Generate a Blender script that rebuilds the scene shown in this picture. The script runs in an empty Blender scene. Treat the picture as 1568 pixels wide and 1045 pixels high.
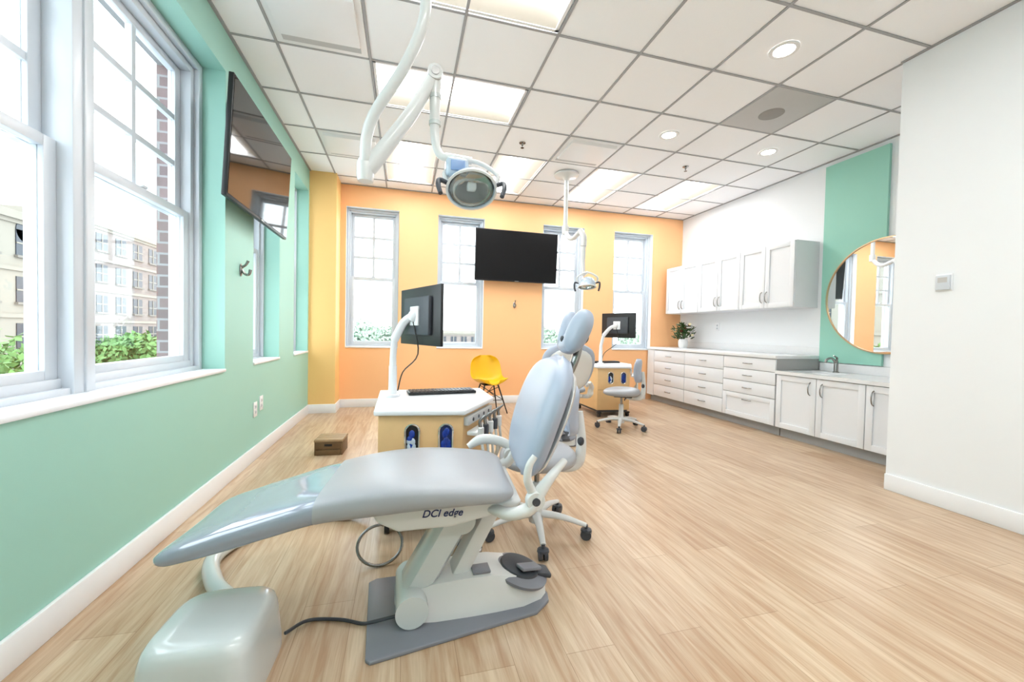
import bpy, bmesh, math, random
from mathutils import Vector, Matrix, noise
random.seed(7)
sc = bpy.context.scene
V = Vector
ZOOM = None
try:
    sc.view_settings.view_transform = 'Standard'
    sc.view_settings.look = 'None'
    sc.view_settings.exposure = 0.95
except Exception as e:
    print(e)

# ------------------------------------------------------------------ materials
def lin(c):
    out = []
    for v in c:
        v = v / 255.0
        out.append(v / 12.92 if v <= 0.04045 else ((v + 0.055) / 1.055) ** 2.4)
    return (out[0], out[1], out[2], 1.0)

def mat(name, col, rough=0.5, metal=0.0, noise_amt=0.04, nscale=12.0, bump=0.0, bscale=60.0,
        emit=0.0, ecol=None, coat=0.0, spec=0.5):
    m = bpy.data.materials.new(name)
    m.use_nodes = True
    nt = m.node_tree
    p = nt.nodes['Principled BSDF']
    c = lin(col)
    p.inputs['Roughness'].default_value = rough
    p.inputs['Metallic'].default_value = metal
    p.inputs['Specular IOR Level'].default_value = spec
    p.inputs['Coat Weight'].default_value = coat
    p.inputs['Coat Roughness'].default_value = 0.05
    tc = nt.nodes.new('ShaderNodeTexCoord')
    nz = nt.nodes.new('ShaderNodeTexNoise')
    nz.inputs['Scale'].default_value = nscale
    nz.inputs['Detail'].default_value = 3
    nt.links.new(tc.outputs['Object'], nz.inputs['Vector'])
    mx = nt.nodes.new('ShaderNodeMix'); mx.data_type = 'RGBA'
    mx.inputs[6].default_value = tuple(min(1, v * (1 - noise_amt)) for v in c[:3]) + (1,)
    mx.inputs[7].default_value = tuple(min(1, v * (1 + noise_amt)) for v in c[:3]) + (1,)
    nt.links.new(nz.outputs['Fac'], mx.inputs[0])
    nt.links.new(mx.outputs[2], p.inputs['Base Color'])
    if bump > 0:
        n2 = nt.nodes.new('ShaderNodeTexNoise'); n2.inputs['Scale'].default_value = bscale
        nt.links.new(tc.outputs['Object'], n2.inputs['Vector'])
        bp = nt.nodes.new('ShaderNodeBump'); bp.inputs['Strength'].default_value = bump
        bp.inputs['Distance'].default_value = 0.005
        nt.links.new(n2.outputs['Fac'], bp.inputs['Height'])
        nt.links.new(bp.outputs['Normal'], p.inputs['Normal'])
    if emit > 0:
        p.inputs['Emission Color'].default_value = lin(ecol or col)
        p.inputs['Emission Strength'].default_value = emit
    return m

def floor_mat():
    m = bpy.data.materials.new('oak_plank_floor'); m.use_nodes = True
    nt = m.node_tree; p = nt.nodes['Principled BSDF']; L = nt.links.new
    tc = nt.nodes.new('ShaderNodeTexCoord')
    mp = nt.nodes.new('ShaderNodeMapping'); mp.inputs['Rotation'].default_value = (0, 0, math.radians(90))
    L(tc.outputs['Object'], mp.inputs['Vector'])
    br = nt.nodes.new('ShaderNodeTexBrick')
    br.offset = 0.37; br.offset_frequency = 2
    br.inputs['Scale'].default_value = 1.0
    br.inputs['Brick Width'].default_value = 1.22
    br.inputs['Row Height'].default_value = 0.18
    br.inputs['Mortar Size'].default_value = 0.001
    br.inputs['Mortar Smooth'].default_value = 0.1
    br.inputs['Bias'].default_value = 0.0
    br.inputs['Color1'].default_value = lin((214, 195, 170))
    br.inputs['Color2'].default_value = lin((196, 172, 145))
    br.inputs['Mortar'].default_value = lin((166, 140, 112))
    L(mp.outputs['Vector'], br.inputs['Vector'])
    mp2 = nt.nodes.new('ShaderNodeMapping'); mp2.inputs['Scale'].default_value = (14, 1.1, 1)
    L(tc.outputs['Object'], mp2.inputs['Vector'])
    nz = nt.nodes.new('ShaderNodeTexNoise'); nz.inputs['Scale'].default_value = 2.2; nz.inputs['Detail'].default_value = 6
    nz.inputs['Distortion'].default_value = 0.8
    L(mp2.outputs['Vector'], nz.inputs['Vector'])
    rp = nt.nodes.new('ShaderNodeValToRGB')
    rp.color_ramp.elements[0].position = 0.34; rp.color_ramp.elements[0].color = lin((206, 170, 134))
    rp.color_ramp.elements[1].position = 0.64; rp.color_ramp.elements[1].color = lin((255, 252, 246))
    L(nz.outputs['Fac'], rp.inputs['Fac'])
    mx = nt.nodes.new('ShaderNodeMix'); mx.data_type = 'RGBA'; mx.blend_type = 'MULTIPLY'
    mx.inputs[0].default_value = 0.62
    L(br.outputs['Color'], mx.inputs[6]); L(rp.outputs['Color'], mx.inputs[7])
    mp3 = nt.nodes.new('ShaderNodeMapping'); mp3.inputs['Scale'].default_value = (90, 4, 1)
    L(tc.outputs['Object'], mp3.inputs['Vector'])
    n3 = nt.nodes.new('ShaderNodeTexNoise'); n3.inputs['Scale'].default_value = 2.0; n3.inputs['Detail'].default_value = 3
    L(mp3.outputs['Vector'], n3.inputs['Vector'])
    r3 = nt.nodes.new('ShaderNodeValToRGB')
    r3.color_ramp.elements[0].position = 0.35; r3.color_ramp.elements[0].color = (0.72, 0.66, 0.6, 1)
    r3.color_ramp.elements[1].position = 0.6; r3.color_ramp.elements[1].color = (1, 1, 1, 1)
    L(n3.outputs['Fac'], r3.inputs['Fac'])
    m3 = nt.nodes.new('ShaderNodeMix'); m3.data_type = 'RGBA'; m3.blend_type = 'MULTIPLY'; m3.inputs[0].default_value = 0.3
    L(mx.outputs[2], m3.inputs[6]); L(r3.outputs['Color'], m3.inputs[7])
    L(m3.outputs[2], p.inputs['Base Color'])
    p.inputs['Roughness'].default_value = 0.32
    bp = nt.nodes.new('ShaderNodeBump'); bp.inputs['Strength'].default_value = 0.12; bp.inputs['Distance'].default_value = 0.002
    L(nz.outputs['Fac'], bp.inputs['Height']); L(bp.outputs['Normal'], p.inputs['Normal'])
    return m

def brick_mat(name, c1, c2, mort, w=0.2, h=0.07):
    m = bpy.data.materials.new(name); m.use_nodes = True
    nt = m.node_tree; p = nt.nodes['Principled BSDF']; L = nt.links.new
    tc = nt.nodes.new('ShaderNodeTexCoord')
    sx = nt.nodes.new('ShaderNodeSeparateXYZ'); L(tc.outputs['Object'], sx.inputs[0])
    ad = nt.nodes.new('ShaderNodeMath'); ad.operation = 'ADD'; L(sx.outputs[0], ad.inputs[0]); L(sx.outputs[1], ad.inputs[1])
    cb = nt.nodes.new('ShaderNodeCombineXYZ'); L(ad.outputs[0], cb.inputs[0]); L(sx.outputs[2], cb.inputs[1])
    br = nt.nodes.new('ShaderNodeTexBrick'); br.inputs['Scale'].default_value = 1
    br.inputs['Brick Width'].default_value = w; br.inputs['Row Height'].default_value = h
    br.inputs['Mortar Size'].default_value = 0.007
    br.inputs['Color1'].default_value = lin(c1); br.inputs['Color2'].default_value = lin(c2); br.inputs['Mortar'].default_value = lin(mort)
    L(cb.outputs[0], br.inputs['Vector']); L(br.outputs['Color'], p.inputs['Base Color'])
    p.inputs['Roughness'].default_value = 0.85
    return m

def glass_mat():
    m = bpy.data.materials.new('window_glass'); m.use_nodes = True
    nt = m.node_tree; nt.nodes.clear(); L = nt.links.new
    o = nt.nodes.new('ShaderNodeOutputMaterial'); t = nt.nodes.new('ShaderNodeBsdfTransparent')
    t.inputs['Color'].default_value = (0.96, 0.985, 0.98, 1)
    g = nt.nodes.new('ShaderNodeBsdfGlossy'); g.inputs['Roughness'].default_value = 0.02
    mx = nt.nodes.new('ShaderNodeMixShader'); mx.inputs[0].default_value = 0.05
    L(t.outputs[0], mx.inputs[1]); L(g.outputs[0], mx.inputs[2]); L(mx.outputs[0], o.inputs[0])
    return m

M_GREEN = mat('green_wall_paint', (158, 206, 192), 0.5, nscale=2, noise_amt=0.02, bump=0.05, bscale=250)
M_ORANGE = mat('orange_wall_paint', (252, 194, 140), 0.6, nscale=2, noise_amt=0.02, bump=0.05, bscale=250)
M_YELLOW = mat('yellow_orange_column_paint', (246, 202, 130), 0.6, nscale=2, noise_amt=0.02)
M_WHITEW = mat('white_wall_paint', (236, 239, 242), 0.6, nscale=2, noise_amt=0.01, bump=0.05, bscale=250)
M_TRIM = mat('white_trim_paint', (238, 240, 243), 0.35, noise_amt=0.01)
M_VINYLW = mat('window_vinyl', (206, 212, 219), 0.3, noise_amt=0.01)
M_TILE = mat('ceiling_tile', (247, 248, 250), 0.9, nscale=160, noise_amt=0.02, bump=0.1, bscale=300)
M_TBAR = mat('shadow_toned_grid_metal', (160, 160, 162), 0.5, noise_amt=0.01)  # white-grey bars darkened to carry the shadow at the tile edges
M_TBARW = mat('white_metal', (232, 232, 232), 0.4, noise_amt=0.01)
M_SPK = mat('speaker_grey', (190, 190, 189), 0.6, noise_amt=0.03)
M_CAB = mat('cabinet_white', (228, 231, 235), 0.35, noise_amt=0.01)
M_COUNTER = mat('counter_quartz', (230, 232, 234), 0.2, nscale=90, noise_amt=0.04)
M_CHROME = mat('brushed_nickel', (150, 149, 147), 0.25, metal=1.0, noise_amt=0.03)
M_CHROME2 = mat('polished_chrome', (215, 215, 215), 0.08, metal=1.0, noise_amt=0.02)
M_BLACK = mat('black_plastic', (18, 19, 22), 0.4, noise_amt=0.05)
M_SCREEN = mat('tv_screen_gloss', (7, 8, 10), 0.05, noise_amt=0.02, spec=0.5)
M_SCREENM = mat('tv_screen_matte', (6, 6, 8), 0.35, noise_amt=0.02, spec=0.25)
M_DGREY = mat('dark_grey_plastic', (62, 66, 73), 0.45, noise_amt=0.04)
M_PLATE = mat('base_plate_grey', (126, 129, 138), 0.4, noise_amt=0.03, nscale=30)
M_UPH = mat('grey_vinyl_upholstery', (163, 166, 171), 0.36, noise_amt=0.02, bump=0.06, bscale=400)
M_UPHB = mat('blue_grey_vinyl', (168, 179, 197), 0.34, noise_amt=0.02, bump=0.06, bscale=400)
M_COVER = mat('clear_plastic_covered_vinyl', (150, 157, 171), 0.06, noise_amt=0.03, coat=1.0, bump=0.12, bscale=10)
M_IVORY = mat('ivory_enamel', (218, 220, 219), 0.28, noise_amt=0.01, coat=0.3)
M_PALEG = mat('pale_grey_enamel', (204, 211, 211), 0.2, noise_amt=0.01, coat=0.5)
M_MAPLE = mat('maple_veneer', (222, 184, 132), 0.4, nscale=8, noise_amt=0.08)
M_WOODBOX = mat('pale_box_wood', (156, 130, 96), 0.55, nscale=30, noise_amt=0.2)  # paler tone for the box top; the sides use the darker one
M_WOODDK = mat('dark_box_wood', (108, 82, 52), 0.6, nscale=25, noise_amt=0.25)
M_LAM = mat('white_laminate', (232, 234, 237), 0.25, noise_amt=0.01)
M_BLUEP = mat('blue_plastic_bag', (20, 56, 150), 0.25, nscale=40, noise_amt=0.5, bump=0.5, bscale=40)
M_NAVY = mat('navy_logo_ink', (20, 42, 92), 0.4)
M_YCH = mat('yellow_chair_plastic', (236, 184, 20), 0.35, noise_amt=0.02)
M_LENS = mat('luminaire_lens', (255, 252, 246), 0.4, emit=11.0, ecol=(250, 251, 252))
M_LENS2 = mat('luminaire_reflector', (196, 190, 178), 0.6, emit=0.06, ecol=(255, 244, 226))
M_DLENS = mat('downlight_lens', (255, 250, 240), 0.4, emit=18.0, ecol=(255, 250, 242))
M_MIRROR = mat('mirror_silver', (240, 242, 242), 0.01, metal=1.0, noise_amt=0.0)
M_LEAF = mat('leaf_green', (56, 84, 40), 0.5, nscale=30, noise_amt=0.3)
M_LEAF2 = mat('tree_foliage', (84, 118, 58), 0.7, nscale=3, noise_amt=0.35)
M_LEAF3 = mat('washed_out_far_foliage', (160, 175, 156), 0.8, nscale=2, noise_amt=0.15)  # far leaves lightened, overexposed glare put into their colour
M_BARK = mat('tree_bark', (90, 76, 62), 0.9, noise_amt=0.2)
M_FLOWER = mat('cream_flower', (240, 228, 190), 0.6)
M_FLOWR = mat('red_flower', (150, 40, 44), 0.6)
M_VASE = mat('white_ceramic', (232, 232, 232), 0.2)
M_STUCCO = mat('toned_down_limestone', (132, 125, 114), 0.8, nscale=1, noise_amt=0.05)  # cream stone toned down so bright daylight leaves it visible
M_STUCCO2 = mat('darker_limestone', (112, 106, 98), 0.8, nscale=1, noise_amt=0.05)  # same stone in a darker tone, for the window ledges
M_EXTGL = mat('exterior_dark_glass', (30, 37, 48), 0.3, noise_amt=0.1)
M_ASPH = mat('light_bounce_paving', (205, 205, 205), 0.9, noise_amt=0.06)  # ground lightened to bounce daylight up onto the ceiling indoors
M_CLEAR = mat('lamp_cover_plastic', (190, 206, 222), 0.12, noise_amt=0.02, coat=0.6)
M_LBLUE = mat('light_blue_trim', (130, 160, 205), 0.3)
M_ACC = mat('accent_green_paint', (150, 207, 190), 0.5, noise_amt=0.01)
M_TOE = mat('toe_kick_and_seam_grey', (166, 166, 166), 0.6)
M_MESH = mat('speaker_mesh', (150, 148, 145), 0.7)
M_BRASS = mat('thin_brass_frame', (200, 176, 140), 0.3, metal=1)
M_GLASS = glass_mat()
M_FLOOR = floor_mat()
M_BRICK = brick_mat('red_brown_brick', (114, 94, 92), (98, 82, 82), (130, 127, 127))
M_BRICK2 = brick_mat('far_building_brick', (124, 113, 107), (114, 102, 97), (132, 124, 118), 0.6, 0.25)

# ------------------------------------------------------------------ builder
def catmull(pts, n=6, closed=False):
    pts = [V(p) for p in pts]
    out = []
    N = len(pts)
    rng = N if closed else N - 1
    for i in range(rng):
        p1 = pts[i]; p2 = pts[(i + 1) % N]
        p0 = pts[i - 1] if (i > 0 or closed) else p1 + (p1 - p2)
        p3 = pts[(i + 2) % N] if (i + 2 < N or closed) else p2 + (p2 - p1)
        for k in range(n):
            t = k / n
            out.append(0.5 * ((2 * p1) + (p2 - p0) * t + (2 * p0 - 5 * p1 + 4 * p2 - p3) * t * t + (3 * p1 - p0 - 3 * p2 + p3) * t ** 3))
    if not closed:
        out.append(pts[-1])
    return out

class B:
    def __init__(s, name, loc=(0, 0, 0), rz=0.0, M=None, parent=None):
        s.name = name; s.bm = bmesh.new(); s.mats = []; s.parent = parent
        s.M = M if M is not None else Matrix.Translation(V(loc)) @ Matrix.Rotation(math.radians(rz), 4, 'Z')
        s.L = Matrix.Identity(4)
    def mi(s, m):
        if m not in s.mats: s.mats.append(m)
        return s.mats.index(m)
    def merge(s, t, m, recalc=True):
        if recalc: bmesh.ops.recalc_face_normals(t, faces=t.faces)
        k = s.mi(m)
        for f in t.faces:
            f.material_index = k; f.smooth = True
        t.transform(s.L)
        me = bpy.data.meshes.new('tmp'); t.to_mesh(me); t.free()
        s.bm.from_mesh(me); bpy.data.meshes.remove(me)
    def box(s, c, size, m, bev=0.0, rot=None, seg=2):
        t = bmesh.new(); bmesh.ops.create_cube(t, size=1.0)
        for v in t.verts: v.co = V((v.co.x * size[0], v.co.y * size[1], v.co.z * size[2]))
        if bev > 0: bmesh.ops.bevel(t, geom=list(t.edges), offset=bev, segments=seg, profile=0.5, affect='EDGES')
        if rot is not None: t.transform(rot.to_4x4())
        t.transform(Matrix.Translation(V(c))); s.merge(t, m)
    def bb(s, x0, x1, y0, y1, z0, z1, m, bev=0.0):
        s.box(((x0 + x1) / 2, (y0 + y1) / 2, (z0 + z1) / 2), (abs(x1 - x0), abs(y1 - y0), abs(z1 - z0)), m, bev)
    def prism(s, poly, m, axis, a, b, bev=0.0, seg=2):
        t = bmesh.new()
        def P(p, q):
            return {'x': (q, p[0], p[1]), 'y': (p[0], q, p[1]), 'z': (p[0], p[1], q)}[axis]
        va = [t.verts.new(P(p, a)) for p in poly]; vb = [t.verts.new(P(p, b)) for p in poly]
        n = len(poly)
        t.faces.new(va); t.faces.new(list(reversed(vb)))
        for i in range(n):
            t.faces.new((va[i], vb[i], vb[(i + 1) % n], va[(i + 1) % n]))
        bmesh.ops.recalc_face_normals(t, faces=t.faces)
        if bev > 0: bmesh.ops.bevel(t, geom=list(t.edges), offset=bev, segments=seg, profile=0.5, affect='EDGES')
        s.merge(t, m)
    def loft(s, rings, m, caps=(True, True), closed=False):
        t = bmesh.new()
        R = [[t.verts.new(p) for p in r] for r in rings]
        n = len(R[0])
        for i in range(len(R) - (0 if closed else 1)):
            a = R[i]; b = R[(i + 1) % len(R)]
            for j in range(n):
                t.faces.new((a[j], a[(j + 1) % n], b[(j + 1) % n], b[j]))
        if not closed:
            if caps[0]: t.faces.new(R[0])
            if caps[1]: t.faces.new(list(reversed(R[-1])))
        s.merge(t, m)
    def tube(s, pts, r, m, seg=10, n=5, smooth=True, closed=False, flat=1.0):
        nn = len(pts)
        if isinstance(r, (int, float)): r = [r] * nn
        if smooth and nn > 2:
            P = catmull(pts, n, closed)
            rr = []
            for i in range(len(P)):
                f = i / n; k = min(int(f), nn - 1); k2 = (k + 1) % nn if closed else min(k + 1, nn - 1)
                rr.append(r[k] * (1 - (f - int(f))) + r[k2] * (f - int(f)))
        else:
            P = [V(p) for p in pts]; rr = r
        rings = []
        prev = None
        for i, p in enumerate(P):
            if closed: d = P[(i + 1) % len(P)] - P[i - 1]
            else: d = P[min(i + 1, len(P) - 1)] - P[max(i - 1, 0)]
            d.normalize()
            if prev is None:
                up = V((0, 0, 1)) if abs(d.z) < 0.9 else V((0, 1, 0))
                a = d.cross(up).normalized()
            else:
                a = (prev - d * prev.dot(d)).normalized()
            prev = a
            b = d.cross(a)
            rings.append([p + (a * math.cos(2 * math.pi * k / seg) + b * math.sin(2 * math.pi * k / seg) * flat) * rr[i] for k in range(seg)])
        s.loft(rings, m, closed=closed)
    def cyl(s, p0, p1, r, m, r2=None, seg=24):
        s.tube([p0, p1], [r, r if r2 is None else r2], m, seg=seg, smooth=False)
    def lathe(s, prof, m, loc=(0, 0, 0), axis=(0, 0, 1), seg=32, sy=1.0):
        q = V((0, 0, 1)).rotation_difference(V(axis).normalized()).to_matrix()
        rings = []
        for (r, z) in prof:
            r = max(r, 0.0004)
            rings.append([V(loc) + q @ V((r * math.cos(2 * math.pi * k / seg), r * sy * math.sin(2 * math.pi * k / seg), z)) for k in range(seg)])
        s.loft(rings, m, caps=(prof[0][0] < 0.001, prof[-1][0] < 0.001))
    def ell(s, c, r, m, rot=None, sub=3):
        t = bmesh.new(); bmesh.ops.create_icosphere(t, subdivisions=sub, radius=1.0)
        for v in t.verts: v.co = V((v.co.x * r[0], v.co.y * r[1], v.co.z * r[2]))
        if rot is not None: t.transform(rot.to_4x4())
        t.transform(Matrix.Translation(V(c))); s.merge(t, m)
    def sell(s, c, r, m, rot=None, e=2.6):
        t = bmesh.new(); bmesh.ops.create_icosphere(t, subdivisions=4, radius=1.0)
        for v in t.verts:
            n = (abs(v.co.x) ** e + abs(v.co.y) ** e + abs(v.co.z) ** e) ** (1 / e)
            q = v.co / n
            v.co = V((q.x * r[0], q.y * r[1], q.z * r[2]))
        if rot is not None: t.transform(rot.to_4x4())
        t.transform(Matrix.Translation(V(c))); s.merge(t, m)
    def pad(s, f, m, thick, nu=17, nv=21, e=4.0, mn=0.12):
        G = [[V(f(i / (nu - 1), j / (nv - 1))) for j in range(nv)] for i in range(nu)]
        def nrm(i, j):
            a = G[min(i + 1, nu - 1)][j] - G[max(i - 1, 0)][j]
            b = G[i][min(j + 1, nv - 1)] - G[i][max(j - 1, 0)]
            n = a.cross(b)
            return n.normalized() if n.length > 1e-12 else V((0, 0, 0))
        t = bmesh.new(); top = []; bot = []
        ci, cj = nu // 2, nv // 2
        for i in range(nu):
            ra = []; rb = []
            for j in range(nv):
                n = nrm(i, j)
                if n.length < 0.5: n = nrm(ci, j if 0 < j < nv - 1 else cj)
                u = abs(2 * i / (nu - 1) - 1); w = abs(2 * j / (nv - 1) - 1)
                k = max(mn, math.sqrt(max(0, (1 - u ** e) * (1 - w ** e))))
                ra.append(t.verts.new(G[i][j] + n * thick * 0.5 * k)); rb.append(t.verts.new(G[i][j] - n * thick * 0.5 * k))
            top.append(ra); bot.append(rb)
        for i in range(nu - 1):
            for j in range(nv - 1):
                t.faces.new((top[i][j], top[i + 1][j], top[i + 1][j + 1], top[i][j + 1]))
                t.faces.new((bot[i][j], bot[i][j + 1], bot[i + 1][j + 1], bot[i + 1][j]))
        for i in range(nu - 1):
            t.faces.new((top[i][0], bot[i][0], bot[i + 1][0], top[i + 1][0]))
            t.faces.new((top[i][-1], top[i + 1][-1], bot[i + 1][-1], bot[i][-1]))
        for j in range(nv - 1):
            t.faces.new((top[0][j], top[0][j + 1], bot[0][j + 1], bot[0][j]))
            t.faces.new((top[-1][j], bot[-1][j], bot[-1][j + 1], top[-1][j + 1]))
        s.merge(t, m)
    def quad(s, pts, m):
        t = bmesh.new(); t.faces.new([t.verts.new(p) for p in pts]); s.merge(t, m, recalc=False)
    def finish(s, sharp=38):
        me = bpy.data.meshes.new(s.name)
        s.bm.to_mesh(me); s.bm.free()
        for m in s.mats: me.materials.append(m)
        me.set_sharp_from_angle(angle=math.radians(sharp))
        o = bpy.data.objects.new(s.name, me); sc.collection.objects.link(o)
        if s.parent is not None: o.parent = s.parent
        o.matrix_local = s.M
        return o

def empty(name, loc=(0, 0, 0), rz=0):
    e = bpy.data.objects.new(name, None); sc.collection.objects.link(e)
    e.location = loc; e.rotation_euler = (0, 0, math.radians(rz)); e.empty_display_size = 0.1
    return e

# ------------------------------------------------------------------ room constants
XL, XR, YB, ZC = -1.175, 4.55, 5.85, 3.05
XN, YN = 3.38, 2.06
YR = -2.6
ML = Matrix(((0, -1, 0, XL), (1, 0, 0, 0), (0, 0, 1, 0), (0, 0, 0, 1)))
MBk = Matrix(((1, 0, 0, 0), (0, 1, 0, YB), (0, 0, 1, 0), (0, 0, 0, 1)))

def wall(name, M, L0, L1, z0, z1, y0, y1, ops, m_in, m_rev, m_out):
    b = B(name, M=M)
    xs = sorted(set([L0, L1] + [o[0] for o in ops] + [o[1] for o in ops]))
    zs = sorted(set([z0, z1] + [o[2] for o in ops] + [o[3] for o in ops]))
    for i in range(len(xs) - 1):
        for k in range(len(zs) - 1):
            cx = (xs[i] + xs[i + 1]) / 2; cz = (zs[k] + zs[k + 1]) / 2
            if any(o[0] < cx < o[1] and o[2] < cz < o[3] for o in ops): continue
            a, c, d, e = xs[i], xs[i + 1], zs[k], zs[k + 1]
            b.quad([(a, y0, d), (c, y0, d), (c, y0, e), (a, y0, e)], m_in)
            b.quad([(a, y1, d), (a, y1, e), (c, y1, e), (c, y1, d)], m_out)
    for o in ops:
        a, c, d, e = o[:4]
        b.quad([(a, y0, d), (a, y1, d), (a, y1, e), (a, y0, e)], m_rev)
        b.quad([(c, y0, d), (c, y0, e), (c, y1, e), (c, y1, d)], m_rev)
        b.quad([(a, y0, e), (a, y1, e), (c, y1, e), (c, y0, e)], m_rev)
        b.quad([(a, y0, d), (c, y0, d), (c, y1, d), (a, y1, d)], m_rev)
    for (a) in (L0, L1):
        b.quad([(a, y0, z0), (a, y1, z0), (a, y1, z1), (a, y0, z1)], m_out)
    b.quad([(L0, y0, z1), (L0, y1, z1), (L1, y1, z1), (L1, y0, z1)], m_out)
    b.quad([(L0, y0, z0), (L1, y0, z0), (L1, y1, z0), (L0, y1, z0)], m_out)
    return b.finish()

SL, TL = 0.775, 2.78
SB, TB = 0.82, 2.75
opsL = [(1.05, 3.10, SL, TL), (3.62, 4.30, SL, TL), (4.82, 5.46, SL, TL)]
opsB = [(-0.79, -0.10, SB, TB), (0.44, 1.12, SB, TB), (2.04, 2.73, SB, TB), (3.26, 3.97, SB, TB)]
wall('wall_left', ML, YR, YB + 0.3, 0, 3.3, 0, 0.285, opsL, M_GREEN, M_GREEN, M_WHITEW)
wall('wall_back', MBk, XL, XR + 0.3, 0, 3.3, 0, 0.26, opsB, M_ORANGE, M_TRIM, M_WHITEW)
def shrink(o, d=0.05): return (o[0] + d, o[1] - d, o[2] + d * 0.5, o[3] - d)
wall('wall_left_exterior_brick', ML, YR, YB + 0.35, -4.4, 3.6, 0.287, 0.36, [shrink(o) for o in opsL], M_BRICK, M_BRICK, M_BRICK)
wall('wall_back_exterior_brick', MBk, XL - 0.36, XR + 0.3, -4.4, 3.6, 0.262, 0.30, [shrink(o, 0.01) for o in opsB], M_BRICK, M_TRIM, M_BRICK)
b = B('wall_right'); b.bb(XR, XR + 0.15, YN, YB, 0, 3.3, M_WHITEW); b.finish()
b = B('wall_near_right'); b.bb(XN, XR + 0.15, YR, YN, 0, 3.3, M_WHITEW); b.finish()
b = B('wall_rear'); b.bb(XL, XR + .15, YR - 0.15, YR, 0, 3.3, M_WHITEW); b.finish()
b = B('wall_corner_column'); b.bb(XL, -0.86, 5.5, YB, 0, 3.3, M_YELLOW); b.finish()
b = B('floor'); b.bb(XL, XR, YR, YB, -0.1, 0.0, M_FLOOR); b.finish()

def bboard(name, x0, x1, y0, y1):
    b = B(name); b.bb(x0, x1, y0, y1, 0, 0.115, M_TRIM, 0.004); b.finish()
bboard('baseboard_left', XL, XL + 0.016, YR, 5.5)
bboard('baseboard_column', XL, -0.86 + 0.016, 5.484, 5.5)
bboard('baseboard_column_side', -0.86, -0.844, 5.5, YB)
bboard('baseboard_back', -0.844, 3.9, YB - 0.016, YB)
bboard('baseboard_near_right', XN - 0.016, XN, YR, YN)

# windows
def window(name, M, a0, a1, z0, z1, units=1, fd=0.13, W=0.055, S=0.045, sill=True):
    b = B(name, M=M)
    y0, y1 = fd, fd + 0.15
    g = 0.003
    for (w, ya, yb) in ((W, y0 + 0.03, y1), (W * 0.55, y0, y0 + 0.03)):
        b.bb(a0 + g, a0 + w, ya, yb, z0, z1 - g, M_VINYLW, 0.003); b.bb(a1 - w, a1 - g, ya, yb, z0, z1 - g, M_VINYLW, 0.003)
        b.bb(a0 + w, a1 - w, ya, yb, z0 + g, z0 + w, M_VINYLW, 0.003); b.bb(a0 + w, a1 - w, ya, yb, z1 - w, z1 - g, M_VINYLW, 0.003)
    ins = [(a0 + W, a1 - W)]
    if units == 2:
        mid = (a0 + a1) / 2
        b.bb(mid - 0.06, mid + 0.06, y0 - 0.012, y1, z0 + g, z1 - g, M_VINYLW, 0.008)
        b.bb(mid - 0.008, mid + 0.008, y0 - 0.02, y0, z0 + g, z1 - g, M_VINYLW, 0.004)
        ins = [(a0 + W, mid - 0.06), (mid + 0.06, a1 - W)]
    zm = z0 + (z1 - z0) * 0.505
    for (p, q) in ins:
        ya, yb = y0 + 0.04, y0 + 0.08
        lo, hi = z0 + W * .8, zm + 0.02
        b.bb(p, p + S, ya, yb, lo, hi, M_VINYLW, 0.004); b.bb(q - S, q, ya, yb, lo, hi, M_VINYLW, 0.004)
        b.bb(p + S, q - S, ya, yb, lo, lo + 0.055, M_VINYLW, 0.004); b.bb(p + S, q - S, ya, yb, hi - 0.045, hi, M_VINYLW, 0.004)
        b.bb(p + S, q - S, ya + 0.018, ya + 0.022, lo + 0.05, hi - 0.04, M_GLASS)
        ya, yb = y0 + 0.085, y0 + 0.125
        lo, hi = zm - 0.025, z1 - W
        b.bb(p, p + S, ya, yb, lo, hi, M_VINYLW, 0.004); b.bb(q - S, q, ya, yb, lo, hi, M_VINYLW, 0.004)
        b.bb(p + S, q - S, ya, yb, lo, lo + 0.045, M_VINYLW, 0.004); b.bb(p + S, q - S, ya, yb, hi - 0.045, hi, M_VINYLW, 0.004)
        b.bb(p + S, q - S, ya + 0.018, ya + 0.022, lo + 0.04, hi - 0.04, M_GLASS)
        c = (p + q) / 2; mw = 0.016
        b.bb(c - mw, c + mw, ya + 0.005, yb - 0.005, lo + 0.04, hi - 0.04, M_VINYLW)
        for k in (1, 2):
            zz = lo + 0.045 + (hi - lo - 0.09) * k / 3
            b.bb(p + S, q - S, ya + 0.006, yb - 0.006, zz - mw, zz + mw, M_VINYLW)
        b.box((c, y0 + 0.055, zm + 0.03), (0.05, 0.03, 0.015), M_VINYLW, 0.003)
    if sill:
        b.bb(a0 + g, a1 - g, -0.012, y0, z0 + 0.001, z0 + 0.022, M_TRIM, 0.005)
    b.finish()
window('window_1', ML, *opsL[0], units=2, W=0.085, S=0.06)
window('window_2', ML, *opsL[1])
window('window_3', ML, *opsL[2])
for i, o in enumerate(opsB): window('window_%d' % (i + 4), MBk, *o, fd=0.08, W=0.05, S=0.04)

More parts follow.
